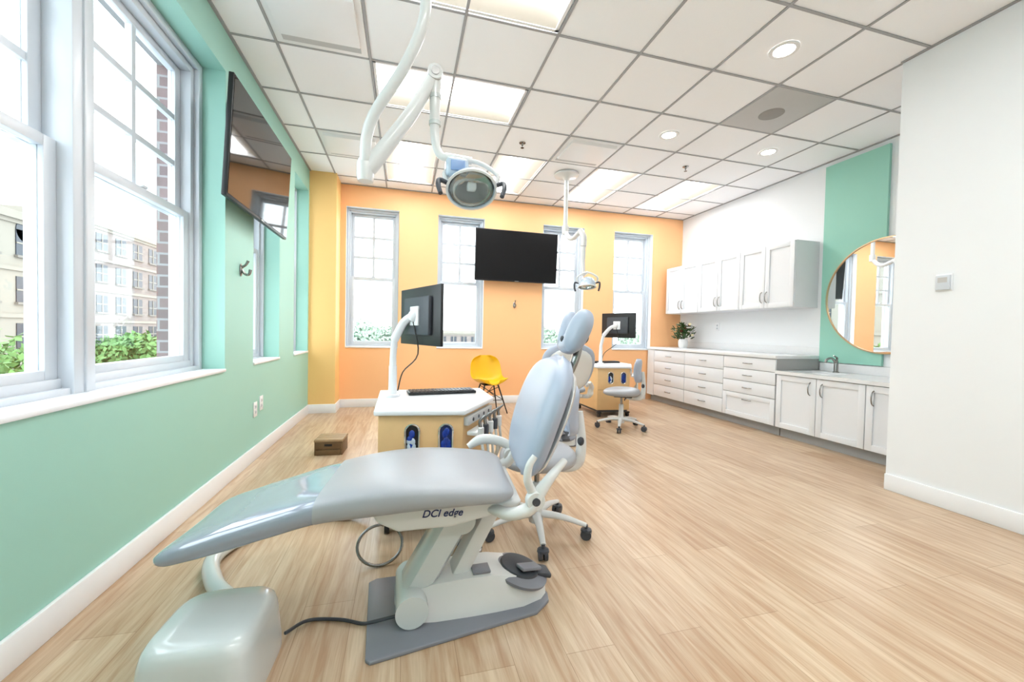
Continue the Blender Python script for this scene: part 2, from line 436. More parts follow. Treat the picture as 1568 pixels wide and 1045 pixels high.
# ------------------------------------------------------------------ ceiling
GX = [XL] + [-0.88 + 0.61 * k for k in range(9)] + [XR]
GY = [YR] + [2.51 + 0.61 * k for k in range(-8, 6)] + [YB]
GY = sorted(g for g in GY if g >= YR)
troffers = [(-0.27, 0.95, 3.12, 3.73, 'x'), (-0.27, 0.95, 1.90, 2.51, 'x'),
            (-0.27, 0.34, 4.34, 5.56, 'y'), (0.95, 1.56, 4.34, 5.56, 'y'), (2.17, 2.78, 4.34, 5.56, 'y'), (3.39, 4.0, 4.34, 5.56, 'y'),
            (-0.27, 0.95, 0.07, 0.68, 'x'), (1.56, 2.78, 0.07, 0.68, 'x'), (-0.27, 0.95, -1.76, -1.15, 'x'), (1.56, 2.78, -1.76, -1.15, 'x')]  # this row: unseen panels added behind the camera to brighten the room
b = B('ceiling')
for i in range(len(GX) - 1):
    for j in range(len(GY) - 1):
        cx = (GX[i] + GX[i + 1]) / 2; cy = (GY[j] + GY[j + 1]) / 2
        if any(t[0] < cx < t[1] and t[2] < cy < t[3] for t in troffers): continue
        if GX[i + 1] - GX[i] < 0.02 or GY[j + 1] - GY[j] < 0.02: continue
        b.bb(GX[i] + 0.002, GX[i + 1] - 0.002, GY[j] + 0.002, GY[j + 1] - 0.002, ZC, ZC + 0.018, M_TILE)
b.bb(XL - 0.36, XR + 0.2, YR - 0.2, YB + 0.3, 3.3, 3.4, M_TILE)  # unseen slab added above the tiles to block the sky light
b.finish()
b = B('ceiling_grid')
for x in GX[1:-1]: b.bb(x - 0.009, x + 0.009, YR, YB, ZC - 0.006, ZC - 0.001, M_TBAR)
for y in GY[1:-1]: b.bb(XL, XR, y - 0.009, y + 0.009, ZC - 0.0055, ZC - 0.0015, M_TBAR)
b.bb(XL, XL + 0.02, YR, YB, ZC - 0.01, ZC - 0.001, M_TBAR); b.bb(XL, XR, YB - 0.02, YB, ZC - 0.01, ZC - 0.001, M_TBAR)
b.bb(XR - 0.02, XR, YN, YB, ZC - 0.01, ZC - 0.001, M_TBAR); b.bb(XN - 0.02, XN, YR, YN, ZC - 0.01, ZC - 0.001, M_TBAR)
b.finish()
for (x0, x1, y0, y1, ax) in troffers:
    lx, ly = (x1 - x0), (y1 - y0)
    l, w = (lx, ly) if ax == 'x' else (ly, lx)
    b = B('ceiling_light_panel', ((x0 + x1) / 2, (y0 + y1) / 2, ZC), 0 if ax == 'x' else 90)
    l = l / 2 - 0.014; w = w / 2 - 0.014
    for sgn in (-1, 1):
        b.bb(-l, l, sgn * w, sgn * (w - 0.02), 0.0, 0.012, M_TBARW)
        b.bb(sgn * l, sgn * (l - 0.02), -w, w, 0.0, 0.012, M_TBARW)
        b.quad([(-l, sgn * (w - .02), 0.004), (l, sgn * (w - .02), 0.004), (l, sgn * 0.12, 0.06), (-l, sgn * 0.12, 0.06)], M_LENS2)
        b.quad([(sgn * (l - .001), -w, 0.0), (sgn * (l - .001), w, 0.0), (sgn * (l - .001), w, 0.1), (sgn * (l - .001), -w, 0.1)], M_TBARW)
    pr = [(-0.12, 0.06), (-0.1, 0.035), (-0.05, 0.018), (0, 0.012), (0.05, 0.018), (0.1, 0.035), (0.12, 0.06)]
    b.prism(pr, M_LENS, 'x', -l + 0.002, l - 0.002)
    b.bb(-l, l, -w, w, 0.1, 0.11, M_TBARW)
    b.finish()
for (x, y) in [(2.475, 2.2), (2.475, 3.43), (3.695, 3.43), (2.475, -0.24), (0.645, -0.85)]:
    b = B('recessed_downlight', (x, y, ZC))
    b.lathe([(0.062, -0.004), (0.066, -0.008), (0.088, -0.008), (0.092, -0.001)], M_TBARW)
    b.lathe([(0.0, -0.005), (0.063, -0.005), (0.063, -0.001), (0, -0.001)], M_DLENS)
    b.finish()
def vent(x, y, rz=0):
    b = B('ceiling_air_vent', (x, y, ZC), rz)
    b.bb(-0.292, 0.292, -0.292, 0.292, -0.006, -0.001, M_TBARW, 0.001)
    b.bb(-0.25, 0.25, 0.20, 0.255, -0.0085, -0.0055, M_SPK)
    b.prism([(-0.255, -0.004), (-0.23, -0.03), (0.17, -0.03), (0.20, -0.004)], M_TBARW, 'x', -0.25, 0.25, 0.003)
    b.finish()
vent(-0.575, 2.815); vent(-0.575, 4.645, 0); vent(1.865, 4.035)
b = B('ceiling_speaker', (3.085, 2.815, ZC))
b.bb(-0.293, 0.293, -0.293, 0.293, -0.006, -0.001, M_SPK, 0.001)
b.lathe([(0, -0.014), (0.085, -0.013), (0.1, -0.006)], M_MESH, loc=(0, 0.03, 0))
b.finish()
for (x, y) in [(1.15, 4.02), (3.13, 4.01)]:
    b = B('fire_sprinkler', (x, y, ZC))
    b.lathe([(0, -0.001), (0.035, -0.001), (0.033, -0.005), (0.012, -0.008), (0.01, -0.03), (0.004, -0.034), (0.004, -0.05), (0.018, -0.052), (0.018, -0.054), (0, -0.054)], M_CHROME, seg=16)
    b.finish()

# ------------------------------------------------------------------ right wall casework
def shaker(b, y0, y1, z0, z1, xf, rail=0.055):
    g = 0.0035
    y0 += g; y1 -= g; z0 += g; z1 -= g
    b.bb(xf + 0.012, xf + 0.02, y0, y1, z0, z1, M_CAB)
    r = min(rail, (z1 - z0) * 0.33)
    for (a, c, d, e) in [(y0, y0 + r, z0, z1), (y1 - r, y1, z0, z1), (y0 + r, y1 - r, z0, z0 + r), (y0 + r, y1 - r, z1 - r, z1)]:
        b.bb(xf, xf + 0.013, a, c, d, e, M_CAB, 0.001)
def slab(b, y0, y1, z0, z1, xf):
    g = 0.0035
    b.bb(xf, xf + 0.02, y0 + g, y1 - g, z0 + g, z1 - g, M_CAB, 0.002)
def pull(b, x, y, z, vert=True, L=0.13):
    h = L / 2
    if vert: pts = [(x, y, z - h), (x - 0.022, y, z - h * 0.7), (x - 0.03, y, z), (x - 0.022, y, z + h * 0.7), (x, y, z + h)]
    else: pts = [(x, y - h, z), (x - 0.022, y - h * 0.7, z), (x - 0.03, y, z), (x - 0.022, y + h * 0.7, z), (x, y + h, z)]
    b.tube(pts, 0.0055, M_CHROME, seg=8, n=4)

XF = 3.92
b = B('drawer_cabinet')
b.bb(XF + 0.02, XR - 0.003, 3.45, YB - 0.02, 0.1, 0.845, M_TOE)  # grey carcass puts the shade of the drawer seams into colour
b.bb(XF + 0.08, XR - 0.003, 3.45, YB - 0.02, 0.0, 0.1, M_TOE)
b.bb(XF, XF + 0.02, 5.655, YB - 0.02, 0.1, 0.845, M_CAB)
b.bb(XF - 0.02, XR - 0.003, 3.44, YB - 0.018, 0.845, 0.882, M_COUNTER, 0.004)
b.bb(XR - 0.023, XR - 0.003, 3.44, YB - 0.018, 0.882, 0.98, M_COUNTER, 0.003)
ys = [3.45, 4.19, 4.92, 5.65]
for i in range(3):
    y0, y1 = ys[i], ys[i + 1]
    if i == 0: zz = [(0.105, 0.40), (0.40, 0.55), (0.55, 0.695), (0.695, 0.84)]
    else: zz = [(0.105, 0.29), (0.29, 0.475), (0.475, 0.66), (0.66, 0.84)]
    for (a, c) in zz:
        if c - a > 0.25: shaker(b, y0, y1, a, c, XF)
        else: slab(b, y0, y1, a, c, XF)
        pull(b, XF, (y0 + y1) / 2, (a + c) / 2 if c - a < 0.25 else c - 0.07, vert=False)
b.finish()
b = B('sink_cabinet')
b.bb(XF + 0.02, XR - 0.003, 2.07, 3.437, 0.1, 0.685, M_TOE)  # carcass greyed as painted shade in the door gaps
b.bb(XF + 0.08, XR - 0.003, 2.07, 3.437, 0.0, 0.1, M_TOE)
for x0, x1, y0, y1 in [(XF - 0.02, XR - 0.003, 2.07, 2.98), (XF - 0.02, XR - 0.003, 3.38, 3.437), (XF - 0.02, 4.0, 2.98, 3.38), (4.36, XR - 0.003, 2.98, 3.38)]:
    b.bb(x0, x1, y0, y1, 0.685, 0.72, M_COUNTER, 0.0)
b.bb(XR - 0.023, XR - 0.003, 2.07, 3.437, 0.72, 0.81, M_COUNTER, 0.003)
b.lathe([(0.17, 0.7), (0.165, 0.686), (0.0, 0.686)], M_VASE, loc=(4.18, 3.18, 0.0), sy=1.1)
for (y0, y1, hy) in [(3.0, 3.437, 3.06), (2.563, 3.0, 2.94), (2.10, 2.563, 2.50)]:
    shaker(b, y0, y1, 0.105, 0.68, XF)
    pull(b, XF, hy, 0.57)
b.finish()
b = B('sink_faucet', (4.42, 3.18, 0.72))
b.lathe([(0, 0), (0.028, 0), (0.028, 0.01), (0.02, 0.014), (0.019, 0.12), (0.016, 0.13), (0, 0.132)], M_CHROME, seg=20)
b.tube([(0, 0, 0.10), (-0.06, 0, 0.15), (-0.13, 0, 0.14), (-0.15, 0, 0.11)], [0.014, 0.013, 0.012, 0.012], M_CHROME)
b.tube([(0, 0, 0.13), (0.01, 0, 0.155), (-0.04, 0, 0.18)], [0.013, 0.01, 0.007], M_CHROME)
b.finish()
b = B('upper_cabinet')
XU = 4.19
b.bb(XU + 0.02, XR - 0.003, 3.50, 5.76, 1.43, 2.18, M_CAB)
b.bb(XU + 0.018, XU + 0.02, 3.505, 5.755, 1.435, 2.175, M_DGREY)  # dark sheet added behind the doors to stand in for seam shade
for i in range(6):
    y0 = 3.50 + i * 2.26 / 6; y1 = y0 + 2.26 / 6
    shaker(b, y0, y1, 1.43, 2.18, XU)
    pull(b, XU, y1 - 0.035 if i % 2 == 0 else y0 + 0.035, 1.56, L=0.13)
b.finish()
b = B('accent_panel_trim'); b.bb(XR - 0.03, XR - 0.002, 2.83, 3.44, 0.82, 2.99, M_ACC); b.finish()
b = B('round_mirror', (XR - 0.034, 2.80, 1.51))
b.lathe([(0, 0.0), (0.563, 0.0), (0.563, 0.012), (0, 0.012)], M_MIRROR, axis=(-1, 0, 0), seg=96)
b.lathe([(0.562, 0.0), (0.572, 0.0), (0.572, 0.022), (0.562, 0.022), (0.562, 0.0)], M_BRASS, axis=(-1, 0, 0), seg=96)
b.finish()

def plate(name, M, w=0.075, h=0.12, kind='outlet'):
    b = B(name, M=M)
    b.box((0, -0.004, 0), (w, 0.007, h), M_TRIM, 0.002)
    if kind == 'outlet':
        for z in (-0.022, 0.022):
            b.box((0, -0.008, z), (0.034, 0.003, 0.028), M_VINYLW, 0.001)
            b.box((-0.006, -0.0095, z), (0.002, 0.001, 0.01), M_DGREY); b.box((0.006, -0.0095, z), (0.002, 0.001, 0.01), M_DGREY)
    else:
        b.box((0, -0.014, 0), (w * 0.86, 0.016, h * 0.86), M_VINYLW, 0.004)
        b.box((0, -0.023, h * 0.15), (w * 0.55, 0.002, h * 0.3), M_SPK)
    return b.finish()
MRt = Matrix(((0, 1, 0, 0), (-1, 0, 0, 0), (0, 0, 1, 0), (0, 0, 0, 1)))
def MT(M, loc):
    r = M.copy(); r.translation = V(loc); return r
plate('wall_outlet', MT(ML, (XL, 3.66, 0.41))); plate('wall_outlet', MT(ML, (XL, 3.80, 0.44)))
plate('wall_outlet', MT(MRt, (XR, 5.0, 1.22)))
plate('wall_thermostat', MT(MRt, (XN, 1.78, 1.46)), 0.085, 0.11, 'th')

def hook(M):
    b = B('wall_hook', M=M)
    b.lathe([(0, 0), (0.022, 0), (0.024, 0.004), (0.018, 0.01), (0, 0.012)], M_CHROME, axis=(0, -1, 0), seg=20, sy=2.0)
    b.tube([(0, -0.01, 0.0), (0, -0.03, -0.03), (0, -0.055, -0.03), (0, -0.065, 0.005)], [0.009, 0.009, 0.009, 0.011], M_CHROME)
    b.tube([(0, -0.01, 0.02), (0, -0.035, 0.04), (0, -0.05, 0.07)], [0.009, 0.008, 0.01], M_CHROME)
    b.finish()
hook(MT(ML, (XL, 3.36, 1.50))); hook(MT(MBk, (1.60, YB, 1.49)))

# ------------------------------------------------------------------ TVs
def tv(M, scr, w=1.26, h=0.745):
    b = B('wall_television', M=M)
    b.box((0, 0, 0), (w, 0.03, h), M_BLACK, 0.004)
    b.box((0, 0.03, -0.05), (w * 0.8, 0.04, h * 0.7), M_BLACK, 0.01)
    b.box((0, -0.0165, 0.004), (w - 0.02, 0.003, h - 0.028), scr)
    b.box((0, -0.0175, -h / 2 + 0.01), (0.06, 0.002, 0.01), M_CHROME)
    return b
def rotx(a): return Matrix.Rotation(math.radians(a), 4, 'X')
b = tv(MT(ML, (-1.055, 3.44, 2.255)) @ rotx(3), M_SCREEN)
b.L = rotx(-3)
b.box((0, 0.085, 0), (0.5, 0.03, 0.3), M_BLACK); b.finish()
b = tv(MT(MBk, (1.59, 5.72, 2.20)) @ rotx(3), M_SCREENM)
b.L = rotx(-3)
b.box((0, 0.09, 0), (0.5, 0.04, 0.3), M_BLACK); b.finish()

# ------------------------------------------------------------------ dental chair
def cr(tab, x):
    n = len(tab)
    for i in range(n - 1):
        if x <= tab[i + 1][0] or i == n - 2:
            t = (x - tab[i][0]) / (tab[i + 1][0] - tab[i][0])
            p1, p2 = tab[i][1], tab[i + 1][1]
            p0 = tab[i - 1][1] if i > 0 else 2 * p1 - p2
            p3 = tab[i + 2][1] if i + 2 < n else 2 * p2 - p1
            return 0.5 * (2 * p1 + (p2 - p0) * t + (2 * p0 - 5 * p1 + 4 * p2 - p3) * t * t + (3 * p1 - p0 - 3 * p2 + p3) * t ** 3)
def dental_chair(loc, rz, baserot):
    root = empty('dental_chair', loc, rz)
    I = Matrix.Identity(4)
    b = B('seat_upholstery', M=I, parent=root)
    X0 = -.935
    top = [(X0, .385), (-.86, .415), (-.75, .452), (-.6, .497), (-.45, .54), (-.3, .568), (-.15, .578), (0, .57), (.12, .555), (.2, .545)]
    bot = [(X0, .318), (-.86, .330), (-.75, .353), (-.6, .392), (-.45, .43), (-.3, .445), (-.15, .46), (0, .47), (.12, .475), (.2, .475)]
    wid = [(X0, .22), (-.86, .226), (-.75, .228), (-.6, .232), (-.45, .238), (-.3, .25), (-.15, .258), (0, .258), (.12, .25), (.2, .235)]
    def rings(xs):
        R = []
        for x in xs:
            k = 1.0
            if x < X0 + .06: k = math.sqrt(max(0.02, 1 - ((X0 + .06 - x) / 0.061) ** 2))
            if x > 0.13: k = math.sqrt(max(0.02, 1 - ((x - 0.13) / 0.071) ** 2))
            zt, zb, w = cr(top, x), cr(bot, x), cr(wid, x)
            zc = (zt + zb) / 2; hh = (zt - zb) / 2 * (0.25 + 0.75 * k); w2 = w * (0.8 + 0.2 * k)
            r = []
            for j in range(40):
                a = 2 * math.pi * j / 40; c, s_ = math.cos(a), math.sin(a); e = 2 / 3.4
                yy = w2 * math.copysign(abs(c) ** e, c); z = hh * math.copysign(abs(s_) ** e, s_)
                if z > 0: z -= 0.012 * (1 - (yy / w2) ** 2)
                r.append(V((x, yy, zc + z)))
            R.append(r)
        return R
    xs1 = [X0, X0 + .005, X0 + .015, X0 + .03, X0 + .045, X0 + .06] + [X0 + .06 + i * (-.46 - X0 - .06) / 16 for i in range(1, 17)]
    xs2 = [-.46 + i * .59 / 18 for i in range(0, 19)] + [.145, .16, .175, .188, .197, .2]
    b.loft(rings(xs1), M_COVER); b.loft(rings(xs2), M_UPH)
    b.finish(60)
    b = B('backrest', M=I, parent=root)
    P0, P1 = V((.26, 0, .525)), V((.43, 0, .985))
    d = (P1 - P0)
    fw = V((-d.z, 0, d.x)).normalized()
    wt = [(0, .185), (.15, .22), (.35, .25), (.55, .262), (.7, .255), (.85, .228), (1, .175)]
    def fb(u, v):
        e = abs(2 * v - 1) ** 7
        w = cr(wt, v) * math.sqrt(max(0.0, 1 - e * 0.93))
        q = 2 * u - 1
        p = P0 + d * v
        p = p + fw * (0.012 * q * q + 0.018 * math.sin(v * math.pi - .3))
        return (p.x, q * w, p.z)
    b.pad(fb, M_UPHB, 0.095, 21, 25, e=5)
    def fs(u, v):
        e = abs(2 * v - 1) ** 7
        w = cr(wt, v) * 0.84 * math.sqrt(max(0.0, 1 - e * 0.93)); q = 2 * u - 1
        p = P0 + d * (0.03 + 0.90 * v) - fw * (0.048 - 0.02 * q * q)
        return (p.x, q * w, p.z)
    b.pad(fs, M_IVORY, 0.03, 13, 15, e=8)
    HC = P1 + d.normalized() * 0.10 + fw * 0.005 + V((.012, 0, 0))
    b.tube([tuple(P1 - d * 0.15 - fw * 0.05), tuple(P1 - fw * 0.055), tuple(P1 + d.normalized() * 0.06 - fw * 0.05), tuple(HC - fw * 0.03)], 0.016, M_CHROME, flat=1.8)
    b.ell(tuple(HC - fw * 0.04), (0.03, 0.045, 0.03), M_DGREY)
    tilt = math.atan2(d.x, d.z)
    for sg in (-1, 1):
        Rm = Matrix.Rotation(tilt, 3, 'Y') @ Matrix.Rotation(-sg * 0.30, 3, 'X') @ Matrix.Rotation(-sg * .35, 3, 'Z')
        b.sell(tuple(HC + V((0, sg * 0.070, 0.012))), (0.036, 0.054, 0.092), M_UPHB, Rm, e=2.4)
    b.sell(tuple(HC - d.normalized() * 0.04), (0.034, 0.085, 0.046), M_UPHB, Matrix.Rotation(tilt, 3, 'Y'), e=2.5)
    b.ell(tuple(HC - d.normalized() * 0.035 + fw * .034), (0.008, 0.014, 0.014), M_DGREY)
    b.finish(60)
    b = B('chair_frame', M=I, parent=root)
    poly = [(-.30, .478), (-.27, .425), (-.20, .388), (-.02, .395), (.12, .425), (.21, .44), (.235, .478)]
    b.prism(poly, M_IVORY, 'y', -.19, .19, 0.012, 3)
    for sg in (-1, 1):
        y = sg * 0.235
        b.tube([(.12, sg * .17, .45), (.18, y, .452), (.25, y + sg * .012, .475), (.285, y + sg * .012, .53), (.325, y, .575), (.385, sg * .20, .62)],
               [.022, .026, .03, .028, .022, .016], M_IVORY, seg=12, flat=0.8)
        b.lathe([(0, -.018), (.03, -.018), (.034, -.01), (.034, .01), (.03, .018), (0, .018)], M_IVORY, loc=(.265, y + sg * .02, .505), axis=(0, 1, 0), seg=24)
        b.lathe([(0, .0), (.014, .0), (.014, .022), (0, .022)], M_DGREY, loc=(.265, y + sg * .02, .505), axis=(0, sg, 0), seg=16)
    b.tube([(.29, .245, .52), (.25, .275, .55), (.18, .285, .572), (.12, .285, .57), (.07, .283, .54)], [.018, .02, .022, .022, .014], M_IVORY, flat=1.1)
    b.tube([(.26, -.25, .52), (.235, -.262, .58), (.24, -.265, .63), (.26, -.262, .66)], [.016, .015, .013, .011], M_IVORY, flat=1.0)
    b.finish(50)
    b = B('chair_base', M=Matrix.Rotation(math.radians(baserot), 4, 'Z'), parent=root)
    b.prism([(-.315, -.225), (-.30, -.24), (.30, -.155), (.37, -.10), (.38, -.06), (.34, .16), (.28, .20), (-.30, .21), (-.33, .19)], M_PLATE, 'z', 0.0, 0.014, 0.004)
    R = []
    for (x, wl, wr, h) in [(-.20, .09, .09, .06), (-.17, .10, .10, .10), (-.08, .115, .11, .125), (.05, .12, .12, .13), (.15, .12, .12, .125), (.26, .115, .115, .105), (.34, .09, .09, .075), (.37, .06, .06, .05)]:
        R.append([V((x, -wl, .014)), V((x, -wl * .93, .014 + h * .45)), V((x, -wl * .72, .014 + h * .97)), V((x, -wl * .5, .014 + h)), V((x, wr * .5, .014 + h)), V((x, wr * .72, .014 + h * .97)), V((x, wr * .93, .014 + h * .45)), V((x, wr, .014))])
    b.loft(R, M_IVORY)
    b.loft([[V((x + dx, y, z)) for (dx, y) in [(-w, -.055), (-w * .7, -.075), (w * .7, -.075), (w, -.055), (w, .055), (w * .7, .075), (-w * .7, .075), (-w, .055)]]
            for (x, z, w) in [(-.165, .014, .05), (-.165, .07, .06), (-.14, .12, .06), (-.05, .27, .06), (.02, .39, .065), (.03, .42, .07)]], M_PALEG)
    b.cyl((-.165, -.135, .075), (-.165, .11, .075), .058, M_PALEG, seg=32)
    b.cyl((.02, -.082, .36), (.02, .082, .36), .05, M_PALEG, seg=32)
    b.box((.08, 0, .25), (.06, .1, .3), M_IVORY, .01, Matrix.Rotation(math.radians(28), 3, 'Y'))
    b.lathe([(.115, .0), (.118, .012), (.105, .02), (.05, .032), (.0, .034)], M_PLATE, loc=(.27, -.01, .085), axis=(.28, -.05, 1), seg=40)
    b.lathe([(.085, .0), (.08, .014), (.03, .024), (.0, .024)], M_DGREY, loc=(.27, -.01, .105), axis=(.28, -.05, 1), seg=32)
    b.box((.30, -.05, .128), (.10, .05, .014), M_PLATE, .005, Matrix.Rotation(.35, 3, 'Z') @ Matrix.Rotation(.25, 3, 'Y'))
    b.box((.365, -.02, .085), (.07, .075, .02), M_DGREY, .008, Matrix.Rotation(.3, 3, 'Y'))
    b.box((.10, -.045, .146), (.07, .06, .01), M_PLATE, .003)
    b.finish(40)
    cu = bpy.data.curves.new('logo_label', 'FONT'); cu.body = 'DCI edge'; cu.size = 0.036; cu.shear = 0.3; cu.extrude = 0.0004; cu.offset = 0.0006; cu.align_x = 'CENTER'
    o = bpy.data.objects.new('logo_label', cu); sc.collection.objects.link(o); cu.materials.append(M_NAVY)
    o.parent = root; o.location = (-.05, -.1912, .437); o.rotation_euler = (math.radians(90), 0, 0)
    return root
dental_chair((.20, 1.57, 0), -5, 6)
dental_chair((1.54, 3.85, 0), -96, 0)

b = B('utility_junction_box', (-.55, 1.39, 0), -3)
R = []
for (z, k, e) in [(0.0, 1.0, 5), (.03, 1.0, 5), (.1, .965, 5), (.155, .93, 5), (.18, .90, 4.5), (.193, .85, 4), (.2, .76, 4), (.202, .5, 4), (.203, .1, 4)]:
    r = []
    for j in range(48):
        a = 2 * math.pi * j / 48; c, s_ = math.cos(a), math.sin(a)
        r.append(V((.155 * k * math.copysign(abs(c) ** (2 / e), c), .165 * k * math.copysign(abs(s_) ** (2 / e), s_), z)))
    R.append(r)
b.loft(R, M_PALEG); b.finish(60)
b = B('umbilical_hose')
b.tube([(-.555, 1.57, .05), (-.60, 1.68, .04), (-.74, 1.86, .034), (-.82, 2.08, .034), (-.72, 2.32, .034), (-.5, 2.42, .034), (-.32, 2.40, .034), (-.2, 2.36, .06)], .033, M_PALEG, seg=14, n=8)
b.finish(60)
b = B('floor_power_cable')
b.tube([(-.385, 1.50, .03), (-.33, 1.58, .008), (-.22, 1.56, .007), (-.14, 1.52, .007), (-.10, 1.50, .02), (.0, 1.50, .03)], .006, M_DGREY, seg=8, n=6); b.finish()

# ------------------------------------------------------------------ stools
def stool(loc, rz, star=55):
    b = B('operator_stool', loc, rz)
    for k in range(5):
        a = math.radians(72 * k + star); c, s_ = math.cos(a), math.sin(a)
        b.tube([(0.02 * c, 0.02 * s_, .105), (.14 * c, .14 * s_, .10), (.27 * c, .27 * s_, .072)], [.026, .02, .014], M_IVORY, flat=0.8)
        b.cyl((.27 * c, .27 * s_, .075), (.27 * c, .27 * s_, .045), .009, M_DGREY, seg=10)
        px, py = -s_, c
        for q in (-1, 1):
            cx, cy = .27 * c + px * .013 * q, .27 * s_ + py * .013 * q
            b.cyl((cx - px * .009, cy - py * .009, .028), (cx + px * .009, cy + py * .009, .028), .028, M_DGREY, seg=18)
        b.lathe([(.03, 0), (.028, .01), (.0, .016)], M_DGREY, loc=(.27 * c, .27 * s_, .042), seg=14)
    b.lathe([(.0, .06), (.038, .06), (.042, .09), (.036, .125), (.028, .14), (.027, .27), (.024, .275), (0, .275)], M_IVORY, seg=24)
    b.cyl((0, 0, .27), (0, 0, .37), .014, M_CHROME)
    b.box((.02, 0, .372), (.2, .12, .028), M_DGREY, .006)
    b.tube([(.06, -.07, .365), (.05, -.16, .36), (.05, -.21, .355)], .006, M_DGREY, seg=8)
    R = []
    for (z, k) in [(.385, .80), (.39, .9), (.40, .97), (.42, 1.0), (.44, .99), (.452, .93), (.459, .8), (.458, .5), (.454, .1)]:
        r = []
        for j in range(40):
            a = 2 * math.pi * j / 40; c, s_ = math.cos(a), math.sin(a); e = 2 / 2.6
            x = .205 * math.copysign(abs(c) ** e, c); y = .225 * math.copysign(abs(s_) ** e, s_)
            if x > 0: y *= 1 - .15 * (x / .205) ** 2
            zz = z + (-.018 * max(0, -x / .205) ** 2 if z > .4 else 0)
            r.append(V((x * k, y * k, zz)))
        R.append(r)
    b.loft(R, M_UPH)
    b.tube([(.05, 0, .365), (.17, 0, .355), (.225, 0, .385), (.24, 0, .47), (.235, 0, .58), (.225, 0, .66)], [.02, .02, .022, .02, .016, .014], M_IVORY, flat=1.4)
    b.ell((.235, 0, .50), (.02, .03, .03), M_DGREY)
    def fb(u, v):
        q = 2 * u - 1
        w = .18 * (0.86 + .14 * v) * math.sqrt(max(0, 1 - abs(2 * v - 1) ** 4 * .9))
        return (.205 - .05 * q * q - .02 * math.sin(math.pi * v), q * w, .54 + .26 * v)
    b.pad(fb, M_UPHB, .055, 17, 15, e=3.5)
    b.finish(60)
stool((.70, 2.03, 0), -12)
stool((2.42, 4.09, 0), -35)

# ------------------------------------------------------------------ delivery cart
CART = [(-.35, -.34), (.11, -.40), (.35, 0.0), (.34, .41), (-.36, .38)]
def cart(loc, rz=0):
    root = empty('dental_delivery_cart', loc, rz)
    I = Matrix.Identity(4)
    b = B('cabinet_body', M=I, parent=root)
    ins = []
    for p in CART:
        v = V((p[0], p[1])); ins.append(tuple(v - v.normalized() * 0.03))
    b.prism(ins, M_MAPLE, 'z', .10, .64, .004)
    b.prism(CART, M_LAM, 'z', .64, .668, .008, 3)
    sm = [(p[0] * .85, p[1] * .85) for p in CART]
    b.prism(sm, M_DGREY, 'z', .065, .10, .004)
    for p in [(-.28, -.28), (.12, -.30), (.27, .0), (.26, .33), (-.28, .31)]:
        b.cyl((p[0] - .012, p[1], .03), (p[0] + .012, p[1], .03), .03, M_BLACK, seg=18)
        b.box((p[0], p[1], .058), (.05, .05, .02), M_BLACK, .004)
    def face(i):
        a, q = V((ins[i][0], ins[i][1], 0)), V((ins[(i + 1) % 5][0], ins[(i + 1) % 5][1], 0))
        d = (q - a); L = d.length; d.normalize()
        inn = V((-d.y, d.x, 0))
        M = Matrix(((d.x, inn.x, 0, a.x), (d.y, inn.y, 0, a.y), (0, 0, 1, 0), (0, 0, 0, 1)))
        return M, L
    M, L = face(0); b.L = M
    for (cx, m) in [(L * .40, M_LAM), (L * .80, M_BLUEP)]:
        hw, hh = .036, .075; cz = .515
        pts = []
        for k in range(24):
            a = 2 * math.pi * k / 24
            x = hw * math.cos(a); z = hw * math.sin(a) + (hh - hw) * (1 if math.sin(a) >= 0 else -1)
            pts.append((cx + x, z + cz))
        b.tube([(p[0], -.004, p[1]) for p in pts], .006, M_CHROME2, seg=8, smooth=False, closed=True)
        b.prism([(cx + (p[0] - cx) * .97, cz + (p[1] - cz) * .97) for p in pts], M_NAVY if m is M_BLUEP else M_BLACK, 'y', -.003, .002)
        for k in range(7):
            b.ell((cx + random.uniform(-.014, .014), -.004, cz + random.uniform(-.05, .04)), (.016, .006, .022), M_BLUEP if (m is M_BLUEP or k % 3 == 0) else M_CLEAR, sub=2)
    b.box((L * .5, -.001, .36), (L * .96, .003, .004), M_WOODBOX)
    M, L = face(1); b.L = M
    b.box((L / 2, -.012, .60), (L * .94, .03, .045), M_SPK, .005)
    for k in range(4): b.cyl((L * (.2 + .2 * k), -.03, .60), (L * (.2 + .2 * k), -.026, .60), .01, M_DGREY, seg=14)
    b.box((L / 2, -.045, .535), (L * .9, .06, .022), M_IVORY, .006)
    for k in range(5):
        x = L * (.12 + .19 * k)
        b.lathe([(0, -.03), (.017, -.03), (.017, .03), (.012, .034), (0, .034)], M_DGREY if k % 2 else M_IVORY, loc=(x, -.085, .535), seg=14)
        b.tube([(x, -.088, .50), (x, -.085, .55), (x, -.08, .60), (x, -.11, .635)], [.008, .011, .009, .006], M_CHROME, seg=10)
        b.tube([(x, -.088, .51), (x + .005, -.10, .40), (x + .02, -.085, .28 + .02 * k), (x + .015, -.03, .24), (x, -.0, .27)], .0085, M_PALEG, seg=8, n=6)
    M, L = face(2); b.L = M
    for z in (.2, .36, .52):
        b.box((L / 2, -.006, z), (L * .9, .014, .14), M_MAPLE, .003)
        b.tube([(L / 2 - .06, -.014, z + .03), (L / 2 - .05, -.035, z + .03), (L / 2 + .05, -.035, z + .03), (L / 2 + .06, -.014, z + .03)], .005, M_CHROME, seg=8, smooth=False)
    b.L = Matrix.Identity(4)
    b.finish()
    b = B('keyboard', M=Matrix.Translation((.04, .2, .668)) @ Matrix.Rotation(math.radians(6), 4, 'Z'), parent=root)
    b.box((0, 0, .01), (.44, .13, .018), M_BLACK, .004)
    for r in range(5):
        for q in range(17):
            b.box((-.2 + q * .025, -.048 + r * .024, .021), (.02, .018, .006), M_DGREY if (q > 13) else M_BLACK)
    b.finish()
    return root
cart((.20, 2.47, 0)); cart((2.72, 4.95, 0))

